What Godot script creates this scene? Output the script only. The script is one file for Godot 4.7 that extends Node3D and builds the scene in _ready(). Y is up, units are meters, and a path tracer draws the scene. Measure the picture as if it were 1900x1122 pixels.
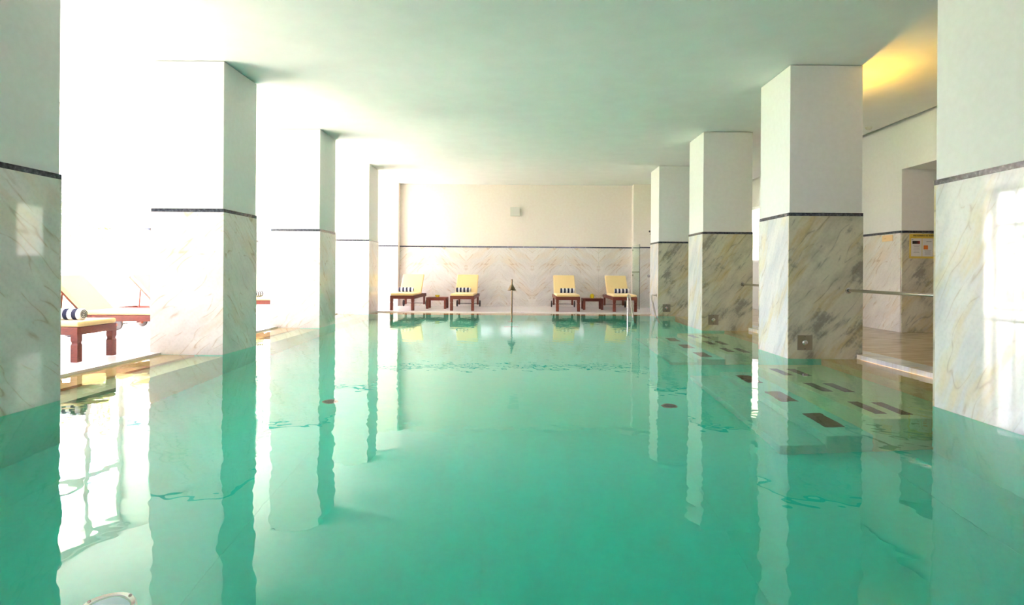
extends Node3D
# Indoor pool between two rows of marble columns. Water level is y = 0; the camera looks along -z.

const CEIL := 3.637      # underside of the ceiling
const BAND := 1.804      # top of the dark band
const BAND_H := 0.042
const POOL_D := 1.4      # depth of the pool
const XL := -3.69        # pool face of the left columns
const XR := 3.3          # pool face of the right columns
const EDGE_L := -4.45    # deck edge on the left
const EDGE_R := 4.15     # deck edge on the right
const EDGE_B := -15.1    # deck edge at the far end
const EDGE_F := -0.8     # deck edge below the camera
const WIN_X := -7.2      # inner face of the window wall
const WALL_X := 6.55     # right wall
const BACK_Z := -17.4    # far wall; its middle is set back
const ROWS := [-3.83, -7.33, -10.83, -14.33]   # front faces of the columns

var M := {}
var used := {}
var rng := RandomNumberGenerator.new()

func _ready() -> void:
	rng.seed = 7
	camera_and_light()
	materials()
	shell()
	pool()
	columns()
	windows()
	loungers()
	pool_fittings()
	right_side()
	far_wall_fittings()
	garden()

func camera_and_light() -> void:
	var cam := Camera3D.new()
	cam.name = "camera"
	cam.projection = Camera3D.PROJECTION_FRUSTUM
	cam.near = 0.05
	cam.far = 400.0
	var f := 1100.0
	cam.size = 1122.0 / f * cam.near
	cam.frustum_offset = Vector2(-18.0 / f, -57.0 / f) * cam.near
	add_child(cam)
	cam.position = Vector3(0, 1.05, 0)
	cam.rotation_degrees = Vector3(0, 0, 0.38)
	cam.current = true

	var sm := ProceduralSkyMaterial.new()
	sm.sky_top_color = Color(0.82, 0.815, 0.99)
	sm.sky_horizon_color = Color(0.98, 0.93, 1.0)
	sm.sky_curve = 0.2
	sm.ground_bottom_color = Color(0.7, 0.69, 0.66)
	sm.ground_horizon_color = Color(0.85, 0.85, 0.84)
	sm.sky_energy_multiplier = 1.0
	sm.ground_energy_multiplier = 1.0
	sm.sun_angle_max = 0.1
	var sky := Sky.new()
	sky.sky_material = sm
	var e := Environment.new()
	e.background_mode = Environment.BG_SKY
	e.sky = sky
	e.background_energy_multiplier = 12.0
	e.tonemap_mode = Environment.TONE_MAPPER_LINEAR
	e.tonemap_exposure = 2.7
	e.sdfgi_enabled = true
	e.ssao_enabled = true
	e.ssil_enabled = true
	var we := WorldEnvironment.new()
	we.name = "environment"
	we.environment = e
	add_child(we)

	var sun := DirectionalLight3D.new()
	sun.name = "sun"
	sun.light_energy = 26.0
	sun.light_color = Color(1.0, 0.95, 0.92)
	sun.light_angular_distance = 0.6
	sun.shadow_enabled = true
	add_child(sun)
	var down := Vector3(cos(deg_to_rad(63.0)), -sin(deg_to_rad(63.0)), -0.4)
	sun.look_at_from_position(Vector3.ZERO, down, Vector3.UP)

# ---------------------------------------------------------------- helpers

func numbered(called: String) -> String:
	if not used.has(called):
		used[called] = 0
		return called
	used[called] += 1
	return "%s_%03d" % [called, used[called]]

func tag(o: Node, label: String, category := "", group := "", kind := "") -> Node:
	o.set_meta("label", label)
	if category: o.set_meta("category", category)
	if group: o.set_meta("group", group)
	if kind: o.set_meta("kind", kind)
	return o

func thing(called: String, label: String, category: String, at := Vector3.ZERO, turn := 0.0, group := "") -> Node3D:
	var o := Node3D.new()
	o.name = numbered(called)
	add_child(o)
	o.position = at
	o.rotation.y = turn
	tag(o, label, category, group)
	return o

func setting(called: String, label: String) -> Node3D:
	var o := Node3D.new()
	o.name = numbered(called)
	add_child(o)
	tag(o, label, "", "", "structure")
	return o

func part(called: String, mesh: Mesh, mat: Material, parent: Node, at := Vector3.ZERO, turn := 0.0) -> MeshInstance3D:
	var o := MeshInstance3D.new()
	o.name = called if parent != self else numbered(called)
	o.mesh = mesh
	o.material_override = mat
	parent.add_child(o, true)
	o.position = at
	o.rotation.y = turn
	return o

func mat(rgb: Color, rough := 0.6, metal := 0.0) -> StandardMaterial3D:
	var m := StandardMaterial3D.new()
	m.albedo_color = rgb
	m.roughness = rough
	m.metallic = metal
	return m

func c8(r: int, g: int, b: int) -> Color:
	return Color8(r, g, b)

# a box with edges rounded by r; uv in metres. steps 1 = chamfer
var box_cache := {}
func rbox(size: Vector3, r := 0.0, steps := 1) -> ArrayMesh:
	var key := [size, r, steps]
	if box_cache.has(key):
		return box_cache[key]
	var h := size / 2.0
	var V := PackedVector3Array()
	var N := PackedVector3Array()
	var U := PackedVector2Array()
	var I := PackedInt32Array()
	for axis in 3:
		for s in [-1.0, 1.0]:
			var a := (axis + 1) % 3
			var b := (axis + 2) % 3
			var ca := _cuts(h[a], r, steps)
			var cb := _cuts(h[b], r, steps)
			var base := V.size()
			for i in ca.size():
				for j in cb.size():
					var p := Vector3.ZERO
					p[axis] = h[axis] * s
					p[a] = ca[i]
					p[b] = cb[j]
					var n := Vector3.ZERO
					n[axis] = s
					if r > 0.0:
						var q := Vector3(clampf(p.x, -h.x + r, h.x - r), clampf(p.y, -h.y + r, h.y - r), clampf(p.z, -h.z + r, h.z - r))
						n = (p - q).normalized()
						p = q + n * r
					V.append(p)
					N.append(n)
					U.append(Vector2(p[a], p[b]) if axis != 0 else Vector2(p.z, p.y))
			var nb := cb.size()
			for i in ca.size() - 1:
				for j in nb - 1:
					var k := base + i * nb + j
					if s > 0:
						I.append_array([k, k + 1, k + nb, k + 1, k + nb + 1, k + nb])
					else:
						I.append_array([k, k + nb, k + 1, k + 1, k + nb, k + nb + 1])
	var m := _commit(V, N, U, I)
	box_cache[key] = m
	return m

func _cuts(h: float, r: float, steps: int) -> Array:
	if r <= 0.0:
		return [-h, h]
	var o := []
	for k in steps:
		o.append(-h + r * (1.0 - cos(0.5 * PI * k / steps)) if steps > 1 else -h)
	o.append(-h + r)
	o.append(h - r)
	for k in range(steps - 1, -1, -1):
		o.append(h - r * (1.0 - cos(0.5 * PI * k / steps)) if steps > 1 else h)
	return o

func _commit(V, N, U, I) -> ArrayMesh:
	var arr := []
	arr.resize(Mesh.ARRAY_MAX)
	arr[Mesh.ARRAY_VERTEX] = V
	arr[Mesh.ARRAY_NORMAL] = N
	arr[Mesh.ARRAY_TEX_UV] = U
	arr[Mesh.ARRAY_INDEX] = I
	var m := ArrayMesh.new()
	m.add_surface_from_arrays(Mesh.PRIMITIVE_TRIANGLES, arr)
	return m

# a slab w x h x t in its own xy plane, front towards +z; uv over a 2 m picture, from the offset, mirrored if asked
func slab(w: float, h: float, t: float, off: Vector2, mirror := false) -> ArrayMesh:
	var src := rbox(Vector3(w, h, t), 0.0)
	var arr := src.surface_get_arrays(0)
	var V: PackedVector3Array = arr[Mesh.ARRAY_VERTEX]
	var U := PackedVector2Array()
	for p in V:
		var x := (-p.x if mirror else p.x) + w / 2.0
		U.append(Vector2((x + off.x) / 2.0, 1.0 - (p.y + h / 2.0 + off.y) / 2.0))
	arr[Mesh.ARRAY_TEX_UV] = U
	var m := ArrayMesh.new()
	m.add_surface_from_arrays(Mesh.PRIMITIVE_TRIANGLES, arr)
	return m

# tube along points, with a radius for each
func tube(P: Array, R, sides := 10, caps := true) -> ArrayMesh:
	var V := PackedVector3Array()
	var N := PackedVector3Array()
	var U := PackedVector2Array()
	var I := PackedInt32Array()
	var up := Vector3.UP
	for k in P.size():
		var d: Vector3 = (P[mini(k + 1, P.size() - 1)] - P[maxi(k - 1, 0)]).normalized()
		if absf(d.dot(up)) > 0.95:
			up = Vector3.RIGHT if absf(d.x) < 0.9 else Vector3.FORWARD
		var x := up.cross(d).normalized()
		var y := d.cross(x).normalized()
		up = y
		var r: float = R if R is float else R[k]
		for s in sides + 1:
			var a := TAU * s / sides
			var n := x * cos(a) + y * sin(a)
			V.append(P[k] + n * r)
			N.append(n)
			U.append(Vector2(float(s) / sides, k))
	var w := sides + 1
	for k in P.size() - 1:
		for s in sides:
			var q := k * w + s
			I.append_array([q, q + w, q + 1, q + 1, q + w, q + w + 1])
	if caps:
		for end in [0, P.size() - 1]:
			var q: Vector3 = P[end] - P[end + (1 if end == 0 else -1)]
			var c := V.size()
			V.append(P[end]); N.append(q.normalized()); U.append(Vector2.ZERO)
			for s in sides + 1:
				V.append(V[end * w + s]); N.append(q.normalized()); U.append(Vector2.ZERO)
			for s in sides:
				I.append_array([c, c + 1 + s, c + 2 + s] if end == 0 else [c, c + 2 + s, c + 1 + s])
	return _commit(V, N, U, I)

# turned shape round y from [radius, height] pairs
func lathe(prof: Array, sides := 20) -> ArrayMesh:
	var st := SurfaceTool.new()
	st.begin(Mesh.PRIMITIVE_TRIANGLES)
	for k in prof.size() - 1:
		var a: Array = prof[k]
		var b: Array = prof[k + 1]
		for s in sides:
			var t0 := TAU * s / sides
			var t1 := TAU * (s + 1) / sides
			var p := [Vector3(cos(t0) * a[0], a[1], sin(t0) * a[0]), Vector3(cos(t1) * a[0], a[1], sin(t1) * a[0]), Vector3(cos(t0) * b[0], b[1], sin(t0) * b[0]), Vector3(cos(t1) * b[0], b[1], sin(t1) * b[0])]
			st.set_smooth_group(k)
			for i in [0, 1, 2, 1, 3, 2]:
				st.set_uv(Vector2(float(s) / sides, a[1]))
				st.add_vertex(p[i])
	st.generate_normals()
	return st.commit()

# several meshes as one, each placed
func join(list: Array) -> ArrayMesh:
	var st := SurfaceTool.new()
	st.begin(Mesh.PRIMITIVE_TRIANGLES)
	for k in list:
		st.append_from(k[0], 0, k[1] if k[1] is Transform3D else Transform3D(Basis(), k[1]))
	return st.commit()

# ---------------------------------------------------------------- materials

func fnl(s: int, freq: float, oct := 4) -> FastNoiseLite:
	var n := FastNoiseLite.new()
	n.seed = s
	n.noise_type = FastNoiseLite.TYPE_SIMPLEX_SMOOTH
	n.frequency = freq
	n.fractal_octaves = oct
	n.fractal_type = FastNoiseLite.FRACTAL_FBM
	return n

# polished marble, 2 m x 2 m, veins rising to the right
func marble(kind: int, size := 896) -> ImageTexture:
	var nw := fnl(11 + kind, 0.9, 3)
	var nb := fnl(21 + kind, 1.0, 4)
	var ny := fnl(31 + kind, 1.0, 4)
	var nf := fnl(41 + kind, 1.0, 3)
	var nv := fnl(51 + kind, 1.0, 2)
	var ns := fnl(61 + kind, 22.0, 2)
	var data := PackedByteArray()
	data.resize(size * size * 3)
	var ang := deg_to_rad([60.0, 50.0, 42.0][kind])
	var ca := cos(ang)
	var sa := sin(ang)
	var base: Color = [c8(229, 229, 222), c8(214, 209, 184), c8(240, 233, 224)][kind]
	var cloud: Color = [c8(204, 209, 210), c8(186, 182, 158), c8(224, 217, 209)][kind]
	var warm: Color = [c8(228, 216, 178), c8(204, 186, 132), c8(236, 220, 200)][kind]
	var dark: Color = [c8(184, 172, 152), c8(112, 110, 102), c8(186, 156, 124)][kind]
	var o := 0
	for j in size:
		var t := 2.0 * (1.0 - float(j) / size)
		for i in size:
			var s := 2.0 * float(i) / size
			var w := nw.get_noise_2d(s, t) * 0.045
			var al := s * ca + t * sa
			var ac := -s * sa + t * ca + w
			var b := nb.get_noise_2d(al * (1.3 if kind == 1 else 0.8), ac * (2.4 if kind == 1 else 1.9))
			var y := ny.get_noise_2d(al * 0.7 + 9.0, ac * 2.6)
			var f := nf.get_noise_2d(al * 2.6, ac * 13.0)
			var v := 1.0 - absf(nv.get_noise_2d(al * 0.9 + 4.0, ac * 4.2 + w * 2.0))
			var g := ns.get_noise_2d(s, t)
			var c := base.lerp(cloud, clampf(b * 1.1 + f * 0.4 + 0.3, 0.0, 0.95))
			c = c.lerp(warm, clampf((y * 1.4 + f * 0.4 - 0.1), 0.0, 0.8))
			if kind == 1:
				var d := clampf((b * 0.9 + g * 0.3 + f * 0.3 + nw.get_noise_2d(s * 1.7 + 5.0, t * 1.7) * 0.9 - 0.3) * 1.1, 0.0, 0.5)
				c = c.lerp(dark, d)
				c = c.lerp(dark, clampf(pow(v, 30.0) * clampf(f + 0.2, 0.0, 1.0), 0.0, 0.4))
			else:
				c = c.lerp(dark, clampf(pow(v, 40.0) * clampf(f * 1.2 + y + 0.3, 0.0, 1.0), 0.0, 0.5))
			c = c.lerp(Color.WHITE if g > 0 else Color(0.45, 0.43, 0.38), absf(g) * 0.07)
			data[o] = int(clampf(c.r, 0, 1) * 255.0)
			data[o + 1] = int(clampf(c.g, 0, 1) * 255.0)
			data[o + 2] = int(clampf(c.b, 0, 1) * 255.0)
			o += 3
	return ImageTexture.create_from_image(Image.create_from_data(size, size, false, Image.FORMAT_RGB8, data))

func noise_tex(s: int, freq: float, colors: Array, oct := 4) -> NoiseTexture2D:
	var g := Gradient.new()
	g.offsets = PackedFloat32Array()
	g.colors = PackedColorArray()
	for k in colors.size():
		g.add_point(float(k) / (colors.size() - 1), colors[k])
	var n := NoiseTexture2D.new()
	n.width = 512
	n.height = 512
	n.seamless = true
	n.noise = fnl(s, freq, oct)
	n.color_ramp = g
	return n

# small waves, periodic over a 3 m tile
func wave_height() -> ImageTexture:
	var n := 640
	var r := RandomNumberGenerator.new()
	r.seed = 5
	var W := []
	for k in 36:
		var lam := 0.06 * pow(7.0, r.randf())
		var a := r.randf() * TAU
		var kx := roundi(3.0 / lam * cos(a))
		var ky := roundi(3.0 / lam * sin(a))
		W.append([TAU * kx / n, TAU * ky / n, r.randf() * TAU, lam])
	var total := 0.0
	for w in W: total += w[3]
	var im := Image.create(n, n, false, Image.FORMAT_RF)
	for j in n:
		for i in n:
			var h := 0.0
			for w in W:
				h += sin(w[0] * i + w[1] * j + w[2]) * w[3]
			im.set_pixel(i, j, Color(0.5 + 0.5 * h / total * 3.0, 0, 0))
	return ImageTexture.create_from_image(im)

func polished(tex: Texture2D, tint := Color.WHITE) -> StandardMaterial3D:
	var m := mat(tint, 0.035)
	m.albedo_texture = tex
	m.metallic_specular = 0.5
	return m

func tri(m: StandardMaterial3D, tex: Texture2D, per_m: Vector3) -> StandardMaterial3D:
	m.albedo_texture = tex
	m.uv1_triplanar = true
	m.uv1_world_triplanar = true
	m.uv1_scale = per_m
	return m

func materials() -> void:
	var t0 := marble(0)
	var t1 := marble(1)
	var t2 := marble(2)
	M.white_marble = polished(t0)
	M.grey_marble = polished(t1)
	M.warm_marble = polished(t2)
	M.band = tri(mat(Color.WHITE, 0.12), noise_tex(3, 0.02, [c8(30, 34, 42), c8(52, 57, 66), c8(70, 75, 84), c8(120, 124, 128)], 5), Vector3(2, 2, 2))
	M.plaster = tri(mat(Color.WHITE, 0.85), noise_tex(8, 0.03, [c8(238, 237, 230), c8(243, 242, 236)], 4), Vector3(0.7, 0.7, 0.7))
	M.cream_plaster = tri(mat(Color.WHITE, 0.85), noise_tex(7, 0.03, [c8(244, 232, 218), c8(248, 238, 226)], 4), Vector3(0.7, 0.7, 0.7))
	M.ceiling = tri(mat(Color.WHITE, 0.85), noise_tex(9, 0.01, [c8(238, 238, 233), c8(243, 243, 238)], 3), Vector3(0.4, 0.4, 0.4))
	M.deck = tri(mat(Color.WHITE, 0.25), noise_tex(12, 0.015, [c8(236, 230, 222), c8(242, 238, 232), c8(239, 232, 224)], 5), Vector3(0.35, 1.2, 1.2))
	M.deck_right = tri(mat(Color.WHITE, 0.22), noise_tex(13, 0.012, [c8(184, 164, 130), c8(206, 190, 160), c8(172, 152, 118), c8(214, 202, 178)], 5), Vector3(0.25, 1.5, 1.5))
	M.ledge = tri(mat(Color.WHITE, 0.4), noise_tex(14, 0.02, [c8(228, 164, 96), c8(238, 182, 116), c8(220, 158, 92)], 4), Vector3(0.8, 0.8, 0.8))
	M.pale_ledge = tri(mat(Color.WHITE, 0.4), noise_tex(24, 0.02, [c8(222, 204, 158), c8(230, 214, 172)], 4), Vector3(0.8, 0.8, 0.8))
	M.pool_tile = tri(mat(Color.WHITE, 0.5), noise_tex(15, 0.05, [c8(24, 228, 204), c8(32, 234, 210)], 3), Vector3(0.6, 0.6, 0.6))
	M.bench_stone = tri(mat(Color.WHITE, 0.5), noise_tex(16, 0.03, [c8(120, 226, 204), c8(140, 230, 210)], 4), Vector3(0.6, 0.6, 0.6))
	M.seat_stone = tri(mat(Color.WHITE, 0.5), noise_tex(22, 0.03, [c8(186, 216, 160), c8(204, 222, 172)], 4), Vector3(0.6, 0.6, 0.6))
	M.grate = mat(c8(58, 52, 50), 0.5)
	M.wood = tri(mat(Color.WHITE, 0.5), noise_tex(17, 0.02, [c8(70, 24, 8), c8(112, 42, 16), c8(88, 32, 11)], 5), Vector3(1.2, 6, 1.2))
	M.wheel = mat(c8(34, 26, 24), 0.6)
	M.cushion = tri(mat(Color.WHITE, 0.9), noise_tex(18, 0.06, [c8(242, 212, 146), c8(246, 220, 158)], 3), Vector3(2, 2, 2))
	M.cushion.rim_enabled = true
	M.cushion.rim = 0.3
	M.towel_white = mat(c8(236, 236, 238), 0.95)
	M.towel_navy = mat(c8(34, 38, 66), 0.95)
	M.steel = mat(c8(205, 203, 198), 0.16, 1.0)
	M.bronze = mat(c8(128, 112, 88), 0.32, 1.0)
	M.dull_steel = mat(c8(150, 142, 124), 0.35, 0.85)
	M.white_frame = mat(c8(238, 238, 234), 0.4)
	M.sconce = mat(c8(226, 222, 208), 0.5)
	M.board = mat(c8(214, 186, 78), 0.5)
	M.paper = mat(c8(226, 222, 220), 0.6)
	M.ink = mat(c8(24, 22, 20), 0.7)
	M.placard = mat(c8(240, 206, 150), 0.4)
	M.yellow_glass = mat(c8(214, 190, 40), 0.15)
	M.glass = mat(Color(0.92, 1.0, 0.94, 0.08), 0.0)
	M.glass.transparency = BaseMaterial3D.TRANSPARENCY_ALPHA
	M.shower_glass = mat(Color(0.62, 0.82, 0.62, 0.22), 0.0)
	M.shower_glass.transparency = BaseMaterial3D.TRANSPARENCY_ALPHA
	M.glass_edge = mat(c8(30, 58, 46), 0.1)
	M.water = mat(Color(0.82, 1.0, 0.95, 0.0), 0.0)
	M.water.transparency = BaseMaterial3D.TRANSPARENCY_ALPHA
	M.water.refraction_enabled = true
	M.water.refraction_scale = 0.0333
	M.water.heightmap_enabled = true
	M.water.heightmap_texture = wave_height()
	M.water.heightmap_scale = 0.085
	M.bark = mat(c8(92, 72, 54), 0.9)
	M.leaf = mat(c8(96, 130, 48), 0.6)
	M.leaf_pale = mat(c8(150, 166, 62), 0.6)
	for k in ["leaf", "leaf_pale"]:
		M[k].backlight_enabled = true
		M[k].backlight = Color(0.4, 0.5, 0.15)
	M.terrace = tri(mat(Color.WHITE, 0.8), noise_tex(20, 0.02, [c8(206, 200, 186), c8(220, 214, 202)], 4), Vector3(0.5, 0.5, 0.5))
	M.lawn = tri(mat(Color.WHITE, 0.9), noise_tex(21, 0.05, [c8(70, 100, 40), c8(100, 128, 54)], 4), Vector3(0.4, 0.4, 0.4))

# ---------------------------------------------------------------- shell

func block(called: String, lo: Vector3, hi: Vector3, m: Material, parent: Node, r := 0.0) -> MeshInstance3D:
	return part(called, rbox(hi - lo, r), m, parent, (lo + hi) / 2.0)

# marble dado of slabs and a dark band along a wall; from and to are floor points, the wall faces the left of that direction
func dado(parent: Node, a: Vector3, b: Vector3, normal: Vector3, n: int, marble_mat: Material, base_y: float, book := true, band_piece := 0.46) -> void:
	var L := a.distance_to(b)
	var turn := atan2(normal.x, normal.z)
	var w := L / n
	var right := Vector3.UP.cross(normal).normalized()
	var start := a if (b - a).dot(right) > 0 else b
	var h := BAND - BAND_H - base_y
	for k in n:
		var p := start + right * w * (k + 0.5) + normal * 0.01
		var mirror := book and k % 2 == 1
		part("marble_slab", slab(w - 0.002, h, 0.02, Vector2(0.05 if book else rng.randf() * 0.9, 0.1), mirror), marble_mat, parent, Vector3(p.x, base_y + h / 2.0, p.z), turn)
	var nb := maxi(1, roundi(L / band_piece))
	var wb := L / nb
	for k in nb:
		var p := start + right * wb * (k + 0.5) + normal * 0.011
		part("band_tile", rbox(Vector3(wb - 0.003, BAND_H - 0.001, 0.022)), M.band, parent, Vector3(p.x, BAND - BAND_H / 2.0, p.z), turn)

func shell() -> void:
	var c := setting("ceiling", "smooth off-white ceiling over the pool and both aisles")
	# an open slot runs along the right wall
	var sx := WALL_X - 0.2
	block("plaster", Vector3(-7.5, CEIL, -18.0), Vector3(sx, CEIL + 0.25, 8.2), M.ceiling, c)
	block("plaster", Vector3(WALL_X + 0.2, CEIL, -18.0), Vector3(8.8, CEIL + 0.25, 8.2), M.ceiling, c)
	block("slot_side", Vector3(sx - 0.05, CEIL + 0.25, -18.0), Vector3(sx, CEIL + 0.6, 8.2), M.ceiling, c)
	block("slot_cap", Vector3(sx - 0.05, CEIL + 0.6, -18.0), Vector3(WALL_X + 0.2, CEIL + 0.7, 8.2), M.ceiling, c)
	block("slot_end", Vector3(sx, CEIL, -18.0), Vector3(WALL_X + 0.2, CEIL + 0.6, BACK_Z), M.ceiling, c)
	block("slot_end", Vector3(sx, CEIL, 8.0), Vector3(WALL_X + 0.2, CEIL + 0.6, 8.2), M.ceiling, c)

	# far wall with its set-back middle
	var w := setting("wall_back", "pale far wall with book-matched marble dado behind the loungers")
	var rz := BACK_Z - 0.26
	block("plaster", Vector3(-7.5, -0.1, BACK_Z - 0.5), Vector3(-3.63, CEIL, BACK_Z), M.cream_plaster, w)
	block("plaster", Vector3(3.27, -0.1, BACK_Z - 0.5), Vector3(8.8, CEIL, BACK_Z), M.cream_plaster, w)
	block("plaster", Vector3(-3.63, -0.1, rz - 0.24), Vector3(3.27, CEIL, rz), M.cream_plaster, w)
	dado(w, Vector3(-3.63, 0, rz), Vector3(3.27, 0, rz), Vector3(0, 0, 1), 7, M.warm_marble, 0.02)
	dado(w, Vector3(-7.2, 0, BACK_Z), Vector3(-3.63, 0, BACK_Z), Vector3(0, 0, 1), 4, M.warm_marble, 0.02)
	dado(w, Vector3(3.27, 0, BACK_Z), Vector3(6.55, 0, BACK_Z), Vector3(0, 0, 1), 3, M.warm_marble, 0.02)

	# wall behind the camera
	var wf := setting("wall_front", "plaster wall with three high windows closing the near end of the hall")
	for q in [[-7.5, -5.2], [-2.0, -1.6], [1.6, 2.0], [5.2, 8.8]]:
		block("plaster", Vector3(q[0], -0.1, 8.0), Vector3(q[1], CEIL, 8.2), M.plaster, wf)
	block("plaster", Vector3(-5.2, 3.57, 8.0), Vector3(5.2, CEIL, 8.2), M.plaster, wf)
	block("plaster", Vector3(-5.2, -0.1, 8.0), Vector3(5.2, 2.95, 8.2), M.plaster, wf)

	# window wall: sill strip, lintel and the piers between the windows
	var wl := setting("wall_left", "window wall of white piers beside the loungers")
	block("lintel", Vector3(WIN_X - 0.3, 3.55, -18.0), Vector3(WIN_X, CEIL, 8.2), M.plaster, wl)
	block("threshold", Vector3(WIN_X - 0.3, -0.1, -18.0), Vector3(WIN_X, 0.03, 8.2), M.deck, wl)
	for z in ROWS:
		var pz: float = z - 0.46
		block("pier", Vector3(WIN_X - 0.3, 0.02, pz - 0.46), Vector3(WIN_X + 0.42, 3.55, pz + 0.46), M.plaster, wl)
		block("pier", Vector3(WIN_X, 3.55, pz - 0.46), Vector3(WIN_X + 0.42, CEIL, pz + 0.46), M.plaster, wl)
		dado(wl, Vector3(WIN_X, 0, pz + 0.46), Vector3(WIN_X + 0.42, 0, pz + 0.46), Vector3(0, 0, 1), 1, M.warm_marble, 0.02)
		dado(wl, Vector3(WIN_X + 0.42, 0, pz + 0.46), Vector3(WIN_X + 0.42, 0, pz - 0.46), Vector3(1, 0, 0), 1, M.warm_marble, 0.02)
	block("pier", Vector3(WIN_X - 0.3, 0.02, -3.9), Vector3(WIN_X, 3.55, 8.2), M.plaster, wl)
	block("eave", Vector3(WIN_X - 1.5, CEIL + 0.05, -12.0), Vector3(WIN_X - 0.3, CEIL + 0.25, 8.2), M.plaster, wl)

	# right wall with a doorway and a far window
	var wr := setting("wall_right", "pale right wall with marble dado and a doorway")
	var dz0 := -8.2
	var dz1 := -10.23
	var top := 2.86
	block("plaster", Vector3(WALL_X, 0.05, dz0), Vector3(WALL_X + 0.2, CEIL - 0.07, 8.0), M.plaster, wr)
	block("plaster", Vector3(WALL_X, top, dz1), Vector3(WALL_X + 0.2, CEIL - 0.07, dz0), M.plaster, wr)
	block("plaster", Vector3(WALL_X, 0.05, -16.35), Vector3(WALL_X + 0.2, CEIL - 0.07, dz1), M.plaster, wr)
	block("plaster", Vector3(WALL_X, 0.05, -17.35), Vector3(WALL_X + 0.2, 1.36, -16.35), M.plaster, wr)
	block("plaster", Vector3(WALL_X, 2.92, -17.35), Vector3(WALL_X + 0.2, CEIL - 0.07, -16.35), M.plaster, wr)
	block("plaster", Vector3(WALL_X, 0.05, BACK_Z), Vector3(WALL_X + 0.2, CEIL - 0.07, -17.35), M.plaster, wr)
	block("plaster", Vector3(WALL_X, CEIL - 0.07, BACK_Z), Vector3(WALL_X + 0.2, CEIL + 0.6, 8.0), M.plaster, wr)
	dado(wr, Vector3(WALL_X, 0, dz1), Vector3(WALL_X, 0, -16.35), Vector3(-1, 0, 0), 5, M.warm_marble, 0.05)
	dado(wr, Vector3(WALL_X, 0, 8.0), Vector3(WALL_X, 0, dz0), Vector3(-1, 0, 0), 16, M.warm_marble, 0.05)
	# passage behind the doorway
	block("plaster", Vector3(WALL_X + 0.2, 0.05, dz1 - 0.2), Vector3(8.8, CEIL, dz1), M.plaster, wr)
	block("plaster", Vector3(WALL_X + 0.2, 0.05, dz0), Vector3(8.8, CEIL, dz0 + 0.2), M.plaster, wr)
	block("plaster", Vector3(8.6, 0.05, dz1), Vector3(8.8, CEIL, dz0), M.plaster, wr)
	dado(wr, Vector3(WALL_X, 0, dz1), Vector3(8.6, 0, dz1), Vector3(0, 0, 1), 2, M.grey_marble, 0.05)
	block("soffit", Vector3(WALL_X + 0.2, top, dz1), Vector3(8.6, top + 0.1, dz0), M.plaster, wr)

	# decks
	var f := setting("floor", "polished pale stone deck round the pool")
	block("deck", Vector3(-7.5, -0.1, BACK_Z - 0.5), Vector3(EDGE_L - 0.3, 0.02, 8.2), M.deck, f)
	block("deck", Vector3(EDGE_L - 0.3, -0.1, BACK_Z - 0.5), Vector3(EDGE_R + 0.3, 0.02, EDGE_B - 0.3), M.deck, f)
	block("deck", Vector3(EDGE_L - 0.3, -0.1, EDGE_F + 0.3), Vector3(EDGE_R + 0.3, 0.02, 8.2), M.deck, f)
	block("deck", Vector3(EDGE_R + 0.3, -0.1, BACK_Z), Vector3(8.8, 0.05, 8.2), M.deck_right, f)
	# coping stones
	coping(f, EDGE_L - 0.3, EDGE_L, EDGE_B, EDGE_F, -0.08, 0.024, M.deck)
	coping(f, EDGE_R, EDGE_R + 0.3, EDGE_B, EDGE_F, 0.002, 0.055, M.white_marble)
	var n := 10
	var w0 := (EDGE_R + 0.6 - EDGE_L) / n
	for k in n:
		block("coping_stone", Vector3(EDGE_L - 0.3 + w0 * k + 0.001, -0.08, EDGE_B - 0.3), Vector3(EDGE_L - 0.3 + w0 * (k + 1) - 0.001, 0.024, EDGE_B), M.deck, f)

func coping(f: Node, x0: float, x1: float, z0: float, z1: float, y0: float, y1: float, m: Material) -> void:
	var n := 15
	var w := (z1 - z0) / n
	for k in n:
		if m == M.white_marble:
			var o := part("coping_stone", slab(w - 0.002, x1 - x0, y1 - y0, Vector2(0.9 * rng.randf(), 1.5 * rng.randf()), k % 2 == 1), m, f, Vector3((x0 + x1) / 2.0, (y0 + y1) / 2.0, z0 + w * (k + 0.5)))
			o.basis = Basis(Vector3(0, 0, 1), Vector3(1, 0, 0), Vector3(0, 1, 0))
		else:
			block("coping_stone", Vector3(x0, y0, z0 + w * k + 0.001), Vector3(x1, y1, z0 + w * (k + 1) - 0.001), m, f)

# ---------------------------------------------------------------- pool

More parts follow.
